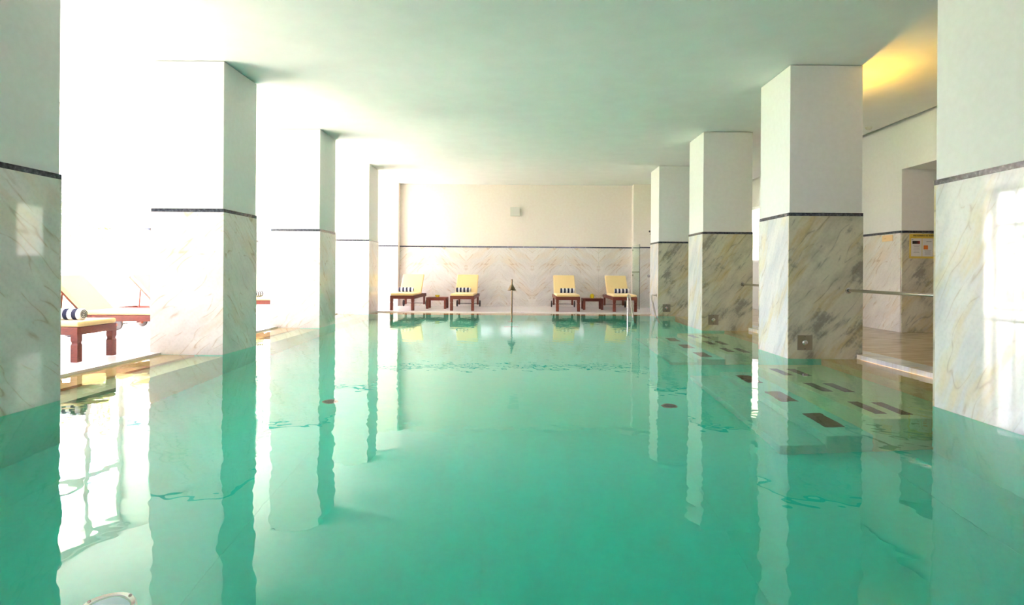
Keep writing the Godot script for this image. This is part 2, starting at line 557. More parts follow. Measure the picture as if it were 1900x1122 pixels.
func pool() -> void:
	var p := setting("pool_basin", "sea-green pool basin with shallow stone ledges along its sides")
	var xs := [XL - 0.1, -3.2, -1.7, -0.21, 1.28, 2.77, 3.9]
	for k in xs.size() - 1:
		block("floor_sheet", Vector3(xs[k] + 0.001, -POOL_D - 0.003, EDGE_B), Vector3(xs[k + 1] - 0.001, -POOL_D, EDGE_F), M.pool_tile, p)
	block("floor_bed", Vector3(XL - 0.2, -POOL_D - 0.25, EDGE_B - 0.1), Vector3(4.2, -POOL_D - 0.003, EDGE_F + 0.1), M.pool_tile, p)
	# left side: two shallow ledges, then the deep wall
	block("ledge", Vector3(EDGE_L - 0.1, -1.5, EDGE_B), Vector3(-4.04, -0.03, EDGE_F), M.ledge, p)
	block("ledge", Vector3(-4.04, -1.5, EDGE_B), Vector3(XL, -0.16, EDGE_F), M.pale_ledge, p)
	# right side
	block("ledge", Vector3(3.71, -1.5, EDGE_B), Vector3(EDGE_R + 0.1, -0.03, EDGE_F), M.ledge, p)
	# far and near ends
	block("ledge", Vector3(-4.04, -1.5, EDGE_B - 0.1), Vector3(3.71, -0.03, EDGE_B + 0.75), M.ledge, p)
	block("end_wall", Vector3(-4.5, -1.5, EDGE_F), Vector3(4.2, -0.08, EDGE_F + 0.4), M.pool_tile, p)
	block("end_wall", Vector3(-4.04, -1.5, EDGE_B + 0.75), Vector3(3.71, -0.06, EDGE_B + 0.8), M.pool_tile, p)

	var pm := PlaneMesh.new()
	pm.size = Vector2(EDGE_R - EDGE_L, EDGE_F - EDGE_B)
	M.water.uv1_scale = Vector3(pm.size.x / 3.0, pm.size.y / 3.0, 1)
	var wat := part("pool_water", pm, M.water, self, Vector3((EDGE_R + EDGE_L) / 2.0, 0, (EDGE_F + EDGE_B) / 2.0))
	tag(wat, "still green water filling the pool, mirroring the columns", "water", "", "stuff")

	# massage benches with air grates, one in each of the two nearer bays
	for b in 2:
		var z1: float = [-4.77, -8.25][b]
		var z0: float = [-7.33, -10.83][b]
		var t := thing("massage_bench", ["stepped underwater bench with dark grates, nearest in the right bay", "stepped underwater bench with dark grates in the farther right bay"][b], "pool bench", Vector3(2.9, -POOL_D, (z0 + z1) / 2.0), 0.0, "underwater benches along the right side")
		var o := t.position
		block("step", Vector3(2.09, -POOL_D, z0) - o, Vector3(2.46, -1.2, z1) - o, M.bench_stone, t, 0.012)
		block("step", Vector3(2.46, -POOL_D, z0) - o, Vector3(2.84, -0.98, z1) - o, M.bench_stone, t, 0.012)
		block("seat", Vector3(2.84, -POOL_D, z0) - o, Vector3(3.71, -0.5, z1) - o, M.seat_stone, t, 0.02)
		for k in 3:
			var gz := z1 - 0.43 - 0.85 * k
			grate(t, Vector3(2.65, -0.978, gz) - o, Vector2(0.17, 0.42))
			grate(t, Vector3(2.995, -0.498, gz + 0.06) - o, Vector2(0.1, 0.43))
			grate(t, Vector3(3.19, -0.498, gz + 0.09) - o, Vector2(0.1, 0.43))

func grate(t: Node, at: Vector3, s: Vector2) -> void:
	var g := part("air_grate", rbox(Vector3(s.x, 0.008, s.y), 0.002), M.grate, t, at)
	for k in 5:
		part("slot_bar", rbox(Vector3(s.x * 0.9, 0.004, 0.012)), M.grate, g, Vector3(0, 0.005, s.y * (k - 2) * 0.18))

# ---------------------------------------------------------------- columns

func column(x0: float, x1: float, zf: float, front: Material, side: Material, offs: Array, pool_side: int, label: String) -> Node3D:
	var s := x1 - x0
	var zc := zf - 0.46
	var c := thing("column", label, "column", Vector3((x0 + x1) / 2.0, -POOL_D, zc), 0.0, "columns along the pool")
	var yb := BAND - BAND_H
	var d := 0.92
	part("shaft", rbox(Vector3(s - 0.02, CEIL - 0.008 - BAND, d - 0.02), 0.004), M.plaster, c, Vector3(0, POOL_D + (CEIL - 0.008 + BAND) / 2.0, 0))
	part("neck", rbox(Vector3(s - 0.08, 0.008, d - 0.08)), M.plaster, c, Vector3(0, POOL_D + CEIL - 0.004, 0))
	var faces := [[Vector3(0, 0, d / 2.0), 0.0, s, front], [Vector3(0, 0, -d / 2.0), PI, s, front], [Vector3(s / 2.0, 0, 0), PI / 2.0, d, side], [Vector3(-s / 2.0, 0, 0), -PI / 2.0, d, side]]
	for k in 4:
		var fc: Array = faces[k]
		var n: Vector3 = fc[0].normalized()
		var w: float = fc[2] - (0.0 if k < 2 else 0.04)
		var at: Vector3 = fc[0] - n * 0.01
		var mirror: bool = pool_side > 0 and k >= 2
		part("marble_slab", slab(w, yb + 0.02, 0.02, offs[k], mirror), fc[3], c, at + Vector3(0, POOL_D + (yb - 0.02) / 2.0, 0), fc[1])
		part("submerged_slab", rbox(Vector3(w, POOL_D - 0.022, 0.02)), M.pool_tile, c, at + Vector3(0, (POOL_D - 0.022) / 2.0, 0), fc[1])
		for j in 2:
			var right := Vector3.UP.cross(n)
			part("band_tile", rbox(Vector3(w / 2.0 - 0.002, BAND_H - 0.001, 0.02)), M.band, c, at + right * w * (j - 0.5) * 0.5 + Vector3(0, POOL_D + BAND - BAND_H / 2.0, 0), fc[1])
	return c

func columns() -> void:
	var ll := ["left column nearest the camera, its dark polished face cut by the frame", "left column beside the first lounger, front face washed white by daylight", "middle left column with lounger and towel showing beside it", "farthest left column by the far loungers"]
	var rl := ["right column nearest the camera with blue-grey and yellow veining", "right column with steel rail fixed into its dark-mottled front face", "second farthest right column with yellow-veined marble and square plate", "farthest right column behind the pool handrails"]
	for k in 4:
		var v := Vector2(0.25 * k, 0.06 * k)
		column(XL - 0.9, XL, ROWS[k], M.warm_marble, M.warm_marble, [v, v, v + Vector2(0.3, 0), v], 1, ll[k])
		column(XR, XR + 0.92, ROWS[k], M.grey_marble, M.white_marble, [Vector2(1.05 - 0.3 * k, 0.1), v, v, Vector2(0.2 + 0.3 * k, 0.0)], -1, rl[k])

# ---------------------------------------------------------------- windows

func windows() -> void:
	var spans := [[-4.75, -7.33], [-8.25, -10.83], [-11.75, -14.33], [-15.25, -17.4]]
	for k in spans.size():
		var z1: float = spans[k][0]
		var z0: float = spans[k][1]
		var w := setting("window_%d" % (k + 1), ["tall white-framed window beside the nearest left lounger", "tall white-framed window behind the second and third left loungers", "tall white-framed window beside the fourth left lounger", "tall white-framed window at the far left corner"][k])
		var x := WIN_X - 0.12
		var h := 3.52
		block("frame_rail", Vector3(x - 0.04, 0.03, z0), Vector3(x + 0.04, 0.15, z1), M.white_frame, w)
		block("frame_rail", Vector3(x - 0.04, h - 0.09, z0), Vector3(x + 0.04, h + 0.03, z1), M.white_frame, w)
		block("frame_rail", Vector3(x - 0.03, 2.45, z0), Vector3(x + 0.03, 2.53, z1), M.white_frame, w)
		for j in 4:
			var zz := lerpf(z0, z1, j / 3.0)
			zz = clampf(zz, z0 + 0.05, z1 - 0.05)
			block("frame_stile", Vector3(x - 0.04, 0.15, zz - 0.05), Vector3(x + 0.04, h - 0.09, zz + 0.05), M.white_frame, w)
		for j in 3:
			var za := lerpf(z0, z1, j / 3.0)
			var zb := lerpf(z0, z1, (j + 1) / 3.0)
			block("pane", Vector3(x - 0.004, 0.14, za + 0.02), Vector3(x + 0.004, 2.46, zb - 0.02), M.glass, w)
			block("pane", Vector3(x - 0.004, 2.52, za + 0.02), Vector3(x + 0.004, h - 0.08, zb - 0.02), M.glass, w)
	for k in 3:
		var x0: float = [-5.2, -1.6, 2.0][k]
		var x1 := x0 + 3.2
		var g := setting("window_%d" % (k + 6), ["left high window in the near end wall", "middle high window in the near end wall", "right high window in the near end wall"][k])
		for q in [[x0, x0 + 0.1], [(x0 + x1) / 2 - 0.05, (x0 + x1) / 2 + 0.05], [x1 - 0.1, x1]]:
			block("frame_stile", Vector3(q[0], 2.95, 8.07), Vector3(q[1], 3.57, 8.13), M.white_frame, g)
		for q in [[2.95, 3.01], [3.51, 3.57]]:
			block("frame_rail", Vector3(x0 + 0.1, q[0], 8.07), Vector3(x1 - 0.1, q[1], 8.13), M.white_frame, g)
		block("pane", Vector3(x0 + 0.08, 3.0, 8.096), Vector3(x1 - 0.08, 3.52, 8.104), M.glass, g)
	var r := setting("window_5", "bright white-framed window at the far end of the right wall")
	block("frame_rail", Vector3(WALL_X + 0.05, 1.36, -17.35), Vector3(WALL_X + 0.11, 1.42, -16.35), M.white_frame, r)
	block("frame_rail", Vector3(WALL_X + 0.05, 2.86, -17.35), Vector3(WALL_X + 0.11, 2.92, -16.35), M.white_frame, r)
	for z in [-17.32, -16.38]:
		block("frame_stile", Vector3(WALL_X + 0.05, 1.42, z - 0.03), Vector3(WALL_X + 0.11, 2.86, z + 0.03), M.white_frame, r)
	block("pane", Vector3(WALL_X + 0.076, 1.41, -17.3), Vector3(WALL_X + 0.084, 2.87, -16.4), M.glass, r)

# ---------------------------------------------------------------- loungers, tables, towels

# foot end at the origin facing +z, head towards -z
func make_lounger(label: String, at: Vector3, turn: float, cush: Material, group: String) -> Node3D:
	var t := thing("sun_lounger", label, "lounger", at, turn, group)
	var w := 0.63
	var L := 2.0
	var rail := 0.085
	var ty := 0.385
	var fr := [
		[rbox(Vector3(0.04, rail, L), 0.006), Vector3(-w / 2 + 0.02, ty - rail / 2, -L / 2)],
		[rbox(Vector3(0.04, rail, L), 0.006), Vector3(w / 2 - 0.02, ty - rail / 2, -L / 2)],
		[rbox(Vector3(w - 0.08, rail, 0.035), 0.006), Vector3(0, ty - rail / 2, -0.0175)],
		[rbox(Vector3(w - 0.08, rail, 0.035), 0.006), Vector3(0, ty - rail / 2, -L + 0.0175)],
		[rbox(Vector3(w - 0.08, 0.05, 0.03), 0.004), Vector3(0, ty - 0.06, -1.22)]]
	part("frame", join(fr), M.wood, t)
	for k in 12:
		part("slat", rbox(Vector3(w - 0.082, 0.016, 0.07), 0.003), M.wood, t, Vector3(0, ty - 0.01, -0.085 - 0.098 * k))
	# foot legs with a notched waist
	for s in [-1, 1]:
		var prof := [[0.032, 0.0], [0.037, 0.006], [0.037, 0.19], [0.031, 0.206], [0.031, 0.218], [0.037, 0.238], [0.037, ty - 0.01]]
		part("leg", square_turned(prof), M.wood, t, Vector3(s * (w / 2 - 0.039), 0, -0.039))
	for s in [-1, 1]:
		part("leg", rbox(Vector3(0.05, ty - rail - 0.06, 0.09), 0.006), M.wood, t, Vector3(s * (w / 2 - 0.045), (ty - rail + 0.06) / 2 + 0.004, -1.9))
		var wh := part("wheel", lathe([[0.0, -0.016], [0.085, -0.016], [0.095, -0.01], [0.095, 0.01], [0.085, 0.016], [0.0, 0.016]], 24), M.wheel, t, Vector3(s * (w / 2 + 0.018), 0.095, -1.9))
		wh.rotation.z = PI / 2
		part("hub", lathe([[0.0, -0.022], [0.022, -0.022], [0.022, 0.022], [0.0, 0.022]], 14), M.wood, wh)
	part("axle", tube([Vector3(-w / 2, 0.095, -1.9), Vector3(w / 2, 0.095, -1.9)], 0.008, 8), M.wheel, t)
	part("seat_cushion", rbox(Vector3(w - 0.02, 0.06, 1.29), 0.028, 4), cush, t, Vector3(0, ty + 0.031, -0.635))
	# raised back
	var ang := deg_to_rad(46.0)
	var back := Node3D.new()
	back.name = "backrest"
	t.add_child(back, true)
	back.position = Vector3(0, ty, -1.24)
	back.rotation.x = ang
	part("back_frame", join([
		[rbox(Vector3(0.04, 0.035, 0.72), 0.005), Vector3(-w / 2 + 0.06, 0.0, -0.36)],
		[rbox(Vector3(0.04, 0.035, 0.72), 0.005), Vector3(w / 2 - 0.06, 0.0, -0.36)],
		[rbox(Vector3(w - 0.16, 0.03, 0.05), 0.005), Vector3(0, 0, -0.69)],
		[rbox(Vector3(w - 0.16, 0.03, 0.05), 0.005), Vector3(0, 0, -0.35)]]), M.wood, back)
	var bc := part("back_cushion", rbox(Vector3(w - 0.02, 0.06, 0.72), 0.028, 4), cush, back, Vector3(0, 0.05, -0.345))
	for i in 2:
		for j in 4:
			part("button", lathe([[0.0, 0.004], [0.007, 0.003], [0.01, 0.0]], 8), cush, bc, Vector3((i - 0.5) * 0.3, 0.0305, -0.24 + 0.16 * j))
	part("prop", rbox(Vector3(w - 0.2, 0.025, 0.03), 0.004), M.wood, t, Vector3(0, ty - 0.05, -1.62))
	for s in [-1, 1]:
		part("prop", tube([Vector3(s * 0.2, ty - 0.05, -1.62), Vector3(s * 0.2, ty + 0.33, -1.59)], 0.012, 8), M.wood, t)
	return t

func square_turned(prof: Array) -> ArrayMesh:
	var st := SurfaceTool.new()
	st.begin(Mesh.PRIMITIVE_TRIANGLES)
	st.set_smooth_group(-1)
	var q := [Vector2(-1, -1), Vector2(1, -1), Vector2(1, 1), Vector2(-1, 1)]
	for k in prof.size() - 1:
		for s in 4:
			var a: Vector2 = q[s]
			var b: Vector2 = q[(s + 1) % 4]
			var r0: float = prof[k][0]
			var r1: float = prof[k + 1][0]
			var p := [Vector3(a.x * r0, prof[k][1], a.y * r0), Vector3(b.x * r0, prof[k][1], b.y * r0), Vector3(a.x * r1, prof[k + 1][1], a.y * r1), Vector3(b.x * r1, prof[k + 1][1], b.y * r1)]
			for i in [0, 1, 2, 1, 3, 2]:
				st.set_uv(Vector2(p[i].x + p[i].z, p[i].y))
				st.add_vertex(p[i])
	var r: float = prof[0][0]
	for i in [Vector3(-r, 0, -r), Vector3(r, 0, r), Vector3(r, 0, -r), Vector3(-r, 0, -r), Vector3(-r, 0, r), Vector3(r, 0, r)]:
		st.set_uv(Vector2.ZERO)
		st.add_vertex(i)
	st.generate_normals()
	return st.commit()

# a rolled towel lying along x, seven bands
func towel(label: String, at: Vector3, turn: float) -> void:
	var t := thing("rolled_towel", label, "towel", at, turn, "rolled striped towels")
	var n := 8
	var L := 0.4
	for k in n:
		var a := -L / 2 + L * k / n
		var b := -L / 2 + L * (k + 1) / n
		var m: Material = M.towel_navy if k % 2 == 0 else M.towel_white
		var ra := 0.056 if k == 0 else 0.065
		var rb := 0.056 if k == n - 1 else 0.065
		part("stripe", tube([Vector3(a, 0.065, 0), Vector3(lerpf(a, b, 0.2), 0.065, 0), Vector3(lerpf(a, b, 0.8), 0.065, 0), Vector3(b, 0.065, 0)], [ra, 0.066, 0.066, rb], 18, k == 0 or k == n - 1), m, t)
	for e in [-1, 1]:
		var P := []
		for k in 40:
			var th := k / 39.0 * TAU * 2.6
			var r := 0.008 + 0.046 * k / 39.0
			P.append(Vector3(e * (L / 2 + 0.001), 0.065 + r * sin(th), r * cos(th)))
		part("rolled_edge", tube(P, 0.0035, 5, false), M.towel_navy if e > 0 else M.towel_white, t)

func side_table(label: String, at: Vector3) -> void:
	var t := thing("side_table", label, "table", at, 0.0, "low wooden side tables")
	var w := 0.56
	var d := 0.5
	var h := 0.31
	for k in 5:
		part("slat", rbox(Vector3(w, 0.02, d / 5 - 0.008), 0.003), M.wood, t, Vector3(0, h - 0.01, -d / 2 + d / 5 * (k + 0.5)))
	part("apron", join([[rbox(Vector3(w - 0.02, 0.06, 0.025), 0.003), Vector3(0, h - 0.05, d / 2 - 0.02)], [rbox(Vector3(w - 0.02, 0.06, 0.025), 0.003), Vector3(0, h - 0.05, -d / 2 + 0.02)],
		[rbox(Vector3(0.025, 0.06, d - 0.06), 0.003), Vector3(-w / 2 + 0.02, h - 0.05, 0)], [rbox(Vector3(0.025, 0.06, d - 0.06), 0.003), Vector3(w / 2 - 0.02, h - 0.05, 0)]]), M.wood, t)
	for sx in [-1, 1]:
		for sz in [-1, 1]:
			part("leg", rbox(Vector3(0.065, h - 0.02, 0.065), 0.006), M.wood, t, Vector3(sx * (w / 2 - 0.035), (h - 0.02) / 2, sz * (d / 2 - 0.035)))

func loungers() -> void:
	var fg := "loungers along the far wall"
	var fz := -15.45
	var y := 0.021
	make_lounger("far lounger, leftmost of the four along the back wall", Vector3(-3.117, y, fz), 0.0, M.cushion, fg)
	make_lounger("far lounger just left of the water spout", Vector3(-1.55, y, fz), 0.0, M.cushion, fg)
	make_lounger("far lounger just right of the water spout", Vector3(1.213, y, fz), 0.0, M.cushion, fg)
	make_lounger("far lounger, rightmost of the four beside the glass screen", Vector3(2.70, y, fz), 0.0, M.cushion, fg)
	var ty := y + 0.385 + 0.061
	towel("striped towel roll on the leftmost far lounger", Vector3(-3.22, ty, fz - 1.1), 0.0)
	towel("striped towel roll on the far lounger left of the spout", Vector3(-1.62, ty, fz - 1.1), 0.0)
	towel("striped towel roll on the far lounger right of the spout", Vector3(1.28, ty, fz - 1.1), 0.0)
	towel("striped towel roll on the rightmost far lounger", Vector3(2.80, ty, fz - 1.1), 0.0)
	side_table("low dark wooden table between the two left far loungers", Vector3(-2.335, y, -16.45))
	side_table("low dark wooden table between the two right far loungers", Vector3(1.96, y, -16.45))
	var b := thing("glass_bowl", "small yellow bowl on the left far side table", "bowl", Vector3(-2.33, y + 0.31, -16.42))
	part("bowl", lathe([[0.0, 0.004], [0.035, 0.004], [0.06, 0.03], [0.065, 0.06], [0.06, 0.06], [0.054, 0.032], [0.0, 0.012]], 18), M.yellow_glass, b)
	part("wax", lathe([[0.0, 0.046], [0.05, 0.046]], 14), M.cushion, b)
	var j := thing("glass_jar", "yellow-green jar on the right far side table", "jar", Vector3(1.955, y + 0.31, -16.42))
	part("jar", lathe([[0.0, 0.0], [0.045, 0.0], [0.055, 0.02], [0.055, 0.08], [0.045, 0.1], [0.04, 0.1], [0.0, 0.094]], 18), M.yellow_glass, j)
	part("lid", lathe([[0.042, 0.1], [0.042, 0.112], [0.012, 0.116], [0.01, 0.13], [0.0, 0.132]], 16), M.yellow_glass, j)
	# left deck, foot ends towards the pool
	var lg := "loungers on the left deck by the windows"
	var q := PI / 2
	make_lounger("lounger with its foot end beside the nearest left column", Vector3(-4.84, 0.025, -6.78), q, M.cushion, lg)
	make_lounger("second lounger on the left deck, side rail seen before the column", Vector3(-4.9, 0.021, -8.58), q, M.cushion, lg)
	make_lounger("third lounger on the left deck, raised back showing above the second", Vector3(-4.9, 0.021, -10.3), q, M.cushion, lg)
	make_lounger("left-deck lounger seen between the first two full columns", Vector3(-4.9, 0.021, -12.9), q, M.cushion, lg)
	towel("striped towel roll lying lengthwise on the nearest left lounger", Vector3(-5.16, ty + 0.004, -6.72), 0.0)
	towel("striped towel roll on the second left-deck lounger", Vector3(-5.2, ty, -8.58), q)
	towel("striped towel roll showing its end between left columns", Vector3(-5.75, ty, -12.9), q)

# ---------------------------------------------------------------- pool fittings

func pool_fittings() -> void:
	var s := thing("water_spout", "slim bronze water spout with conical head standing in the pool", "water spout", Vector3(-0.232, -POOL_D, -14.0))
	part("pole", tube([Vector3(0, 0, 0), Vector3(0, POOL_D + 0.62, 0)], 0.019, 14), M.bronze, s)
	part("cone", lathe([[0.019, POOL_D + 0.6], [0.1, POOL_D + 0.605], [0.105, POOL_D + 0.612], [0.028, POOL_D + 0.745]], 28), M.bronze, s)
	part("nozzle", lathe([[0.028, POOL_D + 0.745], [0.022, POOL_D + 0.76], [0.022, POOL_D + 0.865], [0.016, POOL_D + 0.875], [0.0, POOL_D + 0.875]], 20), M.bronze, s)
	part("base_flange", lathe([[0.0, 0.0], [0.09, 0.0], [0.09, 0.012], [0.03, 0.02], [0.019, 0.05]], 24), M.bronze, s)

	# handrails of the far steps
	var h1 := thing("pool_handrail", "steel pool handrail hoop in front of the rightmost far lounger", "handrail", Vector3(2.62, -POOL_D, -14.25), 0.0, "handrails at the far right steps")
	part("rail", tube(bent([Vector3(0, 0, -0.36), Vector3(0, POOL_D + 0.5, -0.36), Vector3(0, POOL_D + 0.5, -0.12), Vector3(0, POOL_D, 0.35), Vector3(0, 0.2, 0.62)], 0.08), 0.021, 12), M.steel, h1)
	part("floor_flange", lathe([[0.0, 0.0], [0.05, 0.0], [0.05, 0.01], [0.022, 0.016]], 16), M.steel, h1, Vector3(0, 0.0, -0.36))
	var h2 := thing("pool_handrail", "steel pool handrail fixed to the farthest right column", "handrail", Vector3(3.17, -POOL_D, -14.45), 0.0, "handrails at the far right steps")
	part("rail", tube(bent([Vector3(0.13, POOL_D + 0.5, -0.03), Vector3(0.0, POOL_D + 0.5, -0.03), Vector3(0, POOL_D, 0.45), Vector3(0, 0.2, 0.85)], 0.05), 0.021, 12), M.steel, h2)
	var fl := part("wall_flange", lathe([[0.0, 0.0], [0.04, 0.0], [0.04, 0.01], [0.022, 0.016]], 16), M.steel, h2, Vector3(0.13, POOL_D + 0.5, -0.03))
	fl.rotation.z = PI / 2

	# square push plates on the right columns
	for k in 3:
		var zf: float = ROWS[k + 1]
		var p := thing("push_plate", ["square brushed-metal push plate low on the nearest full right column", "square metal push plate on the second right column", "square metal push plate on the farthest right column"][k], "push plate", Vector3(3.505, 0.197, zf + 0.001), 0.0, "metal push plates on the right columns")
		part("plate", rbox(Vector3(0.185, 0.185, 0.008), 0.002), M.dull_steel, p, Vector3(0, 0, 0.004))
		var b := part("button", lathe([[0.0, 0.014], [0.018, 0.014], [0.024, 0.01], [0.034, 0.006], [0.036, 0.0]], 20), M.steel, p, Vector3(0, 0, 0.007))
		b.rotation.x = PI / 2
		for sy in [-1, 1]:
			var sc := part("screw", lathe([[0.0, 0.003], [0.005, 0.002], [0.006, 0.0]], 8), M.ink, p, Vector3(0, sy * 0.075, 0.008))
			sc.rotation.x = PI / 2

	# floor fittings
	for k in 2:
		var at: Vector3 = [Vector3(-1.99, -POOL_D, -6.19), Vector3(1.54, -POOL_D, -6.14)][k]
		var d := thing("floor_inlet", ["round grey inlet in the pool floor, left of the middle", "round grey inlet in the pool floor, right of the middle"][k], "pool inlet", at, 0.0, "round inlets in the pool floor")
		part("cover", lathe([[0.0, 0.012], [0.05, 0.012], [0.062, 0.006], [0.066, 0.0]], 24), M.grate, d)
		part("rim", lathe([[0.062, 0.0], [0.066, 0.01], [0.078, 0.01], [0.082, 0.0]], 24), M.dull_steel, d)
	var g := thing("floor_drain", "thin dark drain strip on the pool floor near the spout", "drain", Vector3(-0.23, -POOL_D, -12.88))
	part("grille", rbox(Vector3(0.3, 0.012, 0.1), 0.003), M.grate, g, Vector3(0, 0.006, 0))
	for k in 6:
		part("bar", rbox(Vector3(0.02, 0.006, 0.09)), M.dull_steel, g, Vector3(-0.125 + 0.05 * k, 0.014, 0))
	var l := thing("underwater_lamp", "round blue chrome-ringed pool lamp under water at the bottom edge", "pool lamp", Vector3(-2.0, -POOL_D, -2.86))
	part("ring", lathe([[0.1, 0.0], [0.105, 0.03], [0.125, 0.036], [0.135, 0.02], [0.138, 0.0]], 32), M.steel, l)
	part("lens", lathe([[0.0, 0.035], [0.06, 0.032], [0.1, 0.02]], 28), mat(c8(150, 222, 250), 0.1), l)
	for k in 4:
		var a := TAU * k / 4 + 0.4
		part("screw", lathe([[0.0, 0.004], [0.008, 0.003], [0.01, 0.0]], 8), M.grate, l, Vector3(cos(a) * 0.118, 0.033, sin(a) * 0.118))

# rounds the corners of a path
func bent(P: Array, r: float) -> Array:
	var o := [P[0]]
	for k in range(1, P.size() - 1):
		var a: Vector3 = (P[k - 1] - P[k]).normalized()
		var b: Vector3 = (P[k + 1] - P[k]).normalized()
		var ra := minf(r, P[k].distance_to(P[k - 1]) * 0.45)
		var rb := minf(r, P[k].distance_to(P[k + 1]) * 0.45)
		for i in 6:
			var t := i / 5.0
			o.append((P[k] + a * ra) * (1 - t) * (1 - t) + P[k] * 2 * t * (1 - t) + (P[k] + b * rb) * t * t)
	o.append(P[P.size() - 1])
	return o

# ---------------------------------------------------------------- right aisle

func right_side() -> void:
	for k in 2:
		var z0: float = ROWS[k + 1]
		var z1: float = ROWS[k] - 0.92
		var r := thing("barrier_rail", ["straight steel rail between the two nearest right columns", "straight steel rail between the second and third right columns"][k], "handrail", Vector3(4.04, 0.055, (z0 + z1) / 2), 0.0, "steel rails between the right columns")
		var hl := (z1 - z0) / 2
		part("bar", tube([Vector3(0, 0.79, -hl), Vector3(0, 0.79, hl)], 0.019, 14), M.steel, r)
		for s in [-1, 1]:
			var f := part("flange", lathe([[0.0, 0.0], [0.038, 0.0], [0.038, 0.008], [0.022, 0.012]], 18), M.steel, r, Vector3(0, 0.79, s * hl))
			f.rotation.x = -s * PI / 2

	# notice board in the doorway
	var z := -10.23 + 0.022
	var b := thing("notice_board", "yellow notice board with printed sheets in the doorway", "notice board", Vector3(6.98, 1.535, z))
	part("backing", rbox(Vector3(0.62, 0.42, 0.012), 0.002), M.board, b, Vector3(0, 0, 0.006))
	var title := TextMesh.new()
	title.text = "PROGRAMAS DE VERÃO NO SPA"
	title.font = sysfont("Droid Sans", 800)
	title.font_size = 16
	title.pixel_size = 0.0021
	title.depth = 0.001
	part("title", title, M.ink, b, Vector3(0.0, 0.18, 0.013))
	for k in 3:
		var sx := -0.195 + 0.195 * k
		var sh := part("sheet", rbox(Vector3(0.185, 0.31, 0.002)), M.paper, b, Vector3(sx, -0.02, 0.013))
		if k == 0:
			part("picture", rbox(Vector3(0.13, 0.05, 0.001)), print_mat([c8(12, 10, 10), c8(30, 8, 8), c8(150, 26, 16)], true), sh, Vector3(-0.005, 0.085, 0.0016))
		else:
			part("picture", rbox(Vector3(0.075, 0.07, 0.001)), print_mat([c8(226, 120, 40), c8(120, 30, 10), c8(14, 10, 10)], false), sh, Vector3(-0.035, 0.0, 0.0016))
		for i in 6:
			part("text_line", rbox(Vector3([0.12, 0.09, 0.1, 0.11, 0.08, 0.1][i], 0.004, 0.0006)), mat(c8(150, 145, 142), 0.8), sh, Vector3(0, 0.035 - 0.025 * i if k == 0 else -0.05 - 0.015 * i, 0.0014))
		part("heading", rbox(Vector3(0.09 if k else 0.03, 0.006, 0.0006)), M.ink, sh, Vector3(0.02 if k else -0.07, 0.1 if k else 0.13, 0.0014))

	var p := thing("wall_placard", "small peach placard under the band beside the doorway", "sign", Vector3(WALL_X - 0.021, 1.69, -10.58), -PI / 2)
	part("plate", rbox(Vector3(0.3, 0.11, 0.012), 0.003), M.placard, p, Vector3(0, 0, 0.006))
	part("lettering", rbox(Vector3(0.07, 0.008, 0.001)), mat(c8(196, 150, 100), 0.6), p, Vector3(-0.06, -0.005, 0.0125))

	var d := thing("smoke_detector", "small round detector on the right aisle ceiling", "detector", Vector3(6.1, CEIL - 0.045, -10.45))
	part("body", lathe([[0.0, 0.0], [0.035, 0.0], [0.05, 0.015], [0.055, 0.035], [0.06, 0.045], [0.0, 0.045]], 20), M.sconce, d)

	# up-lighter on the hidden side of the nearest full right column
	var zc: float = ROWS[1] - 0.46
	var l := wall_box("wall_lamp", "box-shaped up-lighter on the aisle side of the right column", Vector3(XR + 0.92, 2.83, zc), PI / 2, true)

func print_mat(cols: Array, across: bool) -> StandardMaterial3D:
	var g := Gradient.new()
	g.offsets = PackedFloat32Array([0.0, 0.5, 1.0])
	g.colors = PackedColorArray(cols)
	var t := GradientTexture2D.new()
	t.gradient = g
	t.width = 64
	t.height = 64
	t.fill_from = Vector2(0, 0)
	t.fill_to = Vector2(1, 0) if across else Vector2(0, -1)
	var m := mat(Color.WHITE, 0.5)
	m.albedo_texture = t
	m.uv1_scale = Vector3(7.7, 20, 1) if across else Vector3(13, 14, 1)
	m.uv1_offset = Vector3(0.5, 0.5, 0)
	return m

func sysfont(n: String, weight: int) -> SystemFont:
	var f := SystemFont.new()
	f.font_names = PackedStringArray([n])
	f.font_weight = weight
	return f

# an open-topped box lamp on a wall, facing its own +z
func wall_box(called: String, label: String, at: Vector3, turn: float, lit: bool) -> Node3D:
	var t := thing(called, label, "wall lamp", at, turn)
	var w := 0.28
	var h := 0.26
	var d := 0.11
	part("front", rbox(Vector3(w, h, 0.008), 0.002), M.sconce, t, Vector3(0, 0, d - 0.004))
	part("back_plate", rbox(Vector3(w - 0.02, h - 0.02, 0.006)), M.sconce, t, Vector3(0, 0, 0.003))
	for s in [-1, 1]:
		part("cheek", rbox(Vector3(0.008, h, d - 0.008)), M.sconce, t, Vector3(s * (w / 2 - 0.004), 0, (d - 0.008) / 2))
	part("base", rbox(Vector3(w - 0.016, 0.008, d - 0.016)), M.sconce, t, Vector3(0, -h / 2 + 0.004, (d - 0.008) / 2))
	var em := mat(c8(240, 236, 224), 0.4)
	if lit:
		em.emission_enabled = true
		em.emission = Color(1.0, 0.72, 0.2)
		em.emission_energy_multiplier = 3.0
	part("lamp_tube", tube([Vector3(-0.09, 0.085, 0.05), Vector3(0.09, 0.085, 0.05)], 0.012, 12), em, t)
	if lit:
		var o := OmniLight3D.new()
		o.name = "lamp_glow"
		o.light_color = Color(1.0, 0.78, 0.28)
		o.light_energy = 0.6
		o.light_size = 0.03
		o.omni_range = 30.0
		o.omni_attenuation = 2.0
		o.shadow_enabled = true
		t.add_child(o)
		o.position = Vector3(0, 0.085, 0.05)
	return t

# ---------------------------------------------------------------- far wall

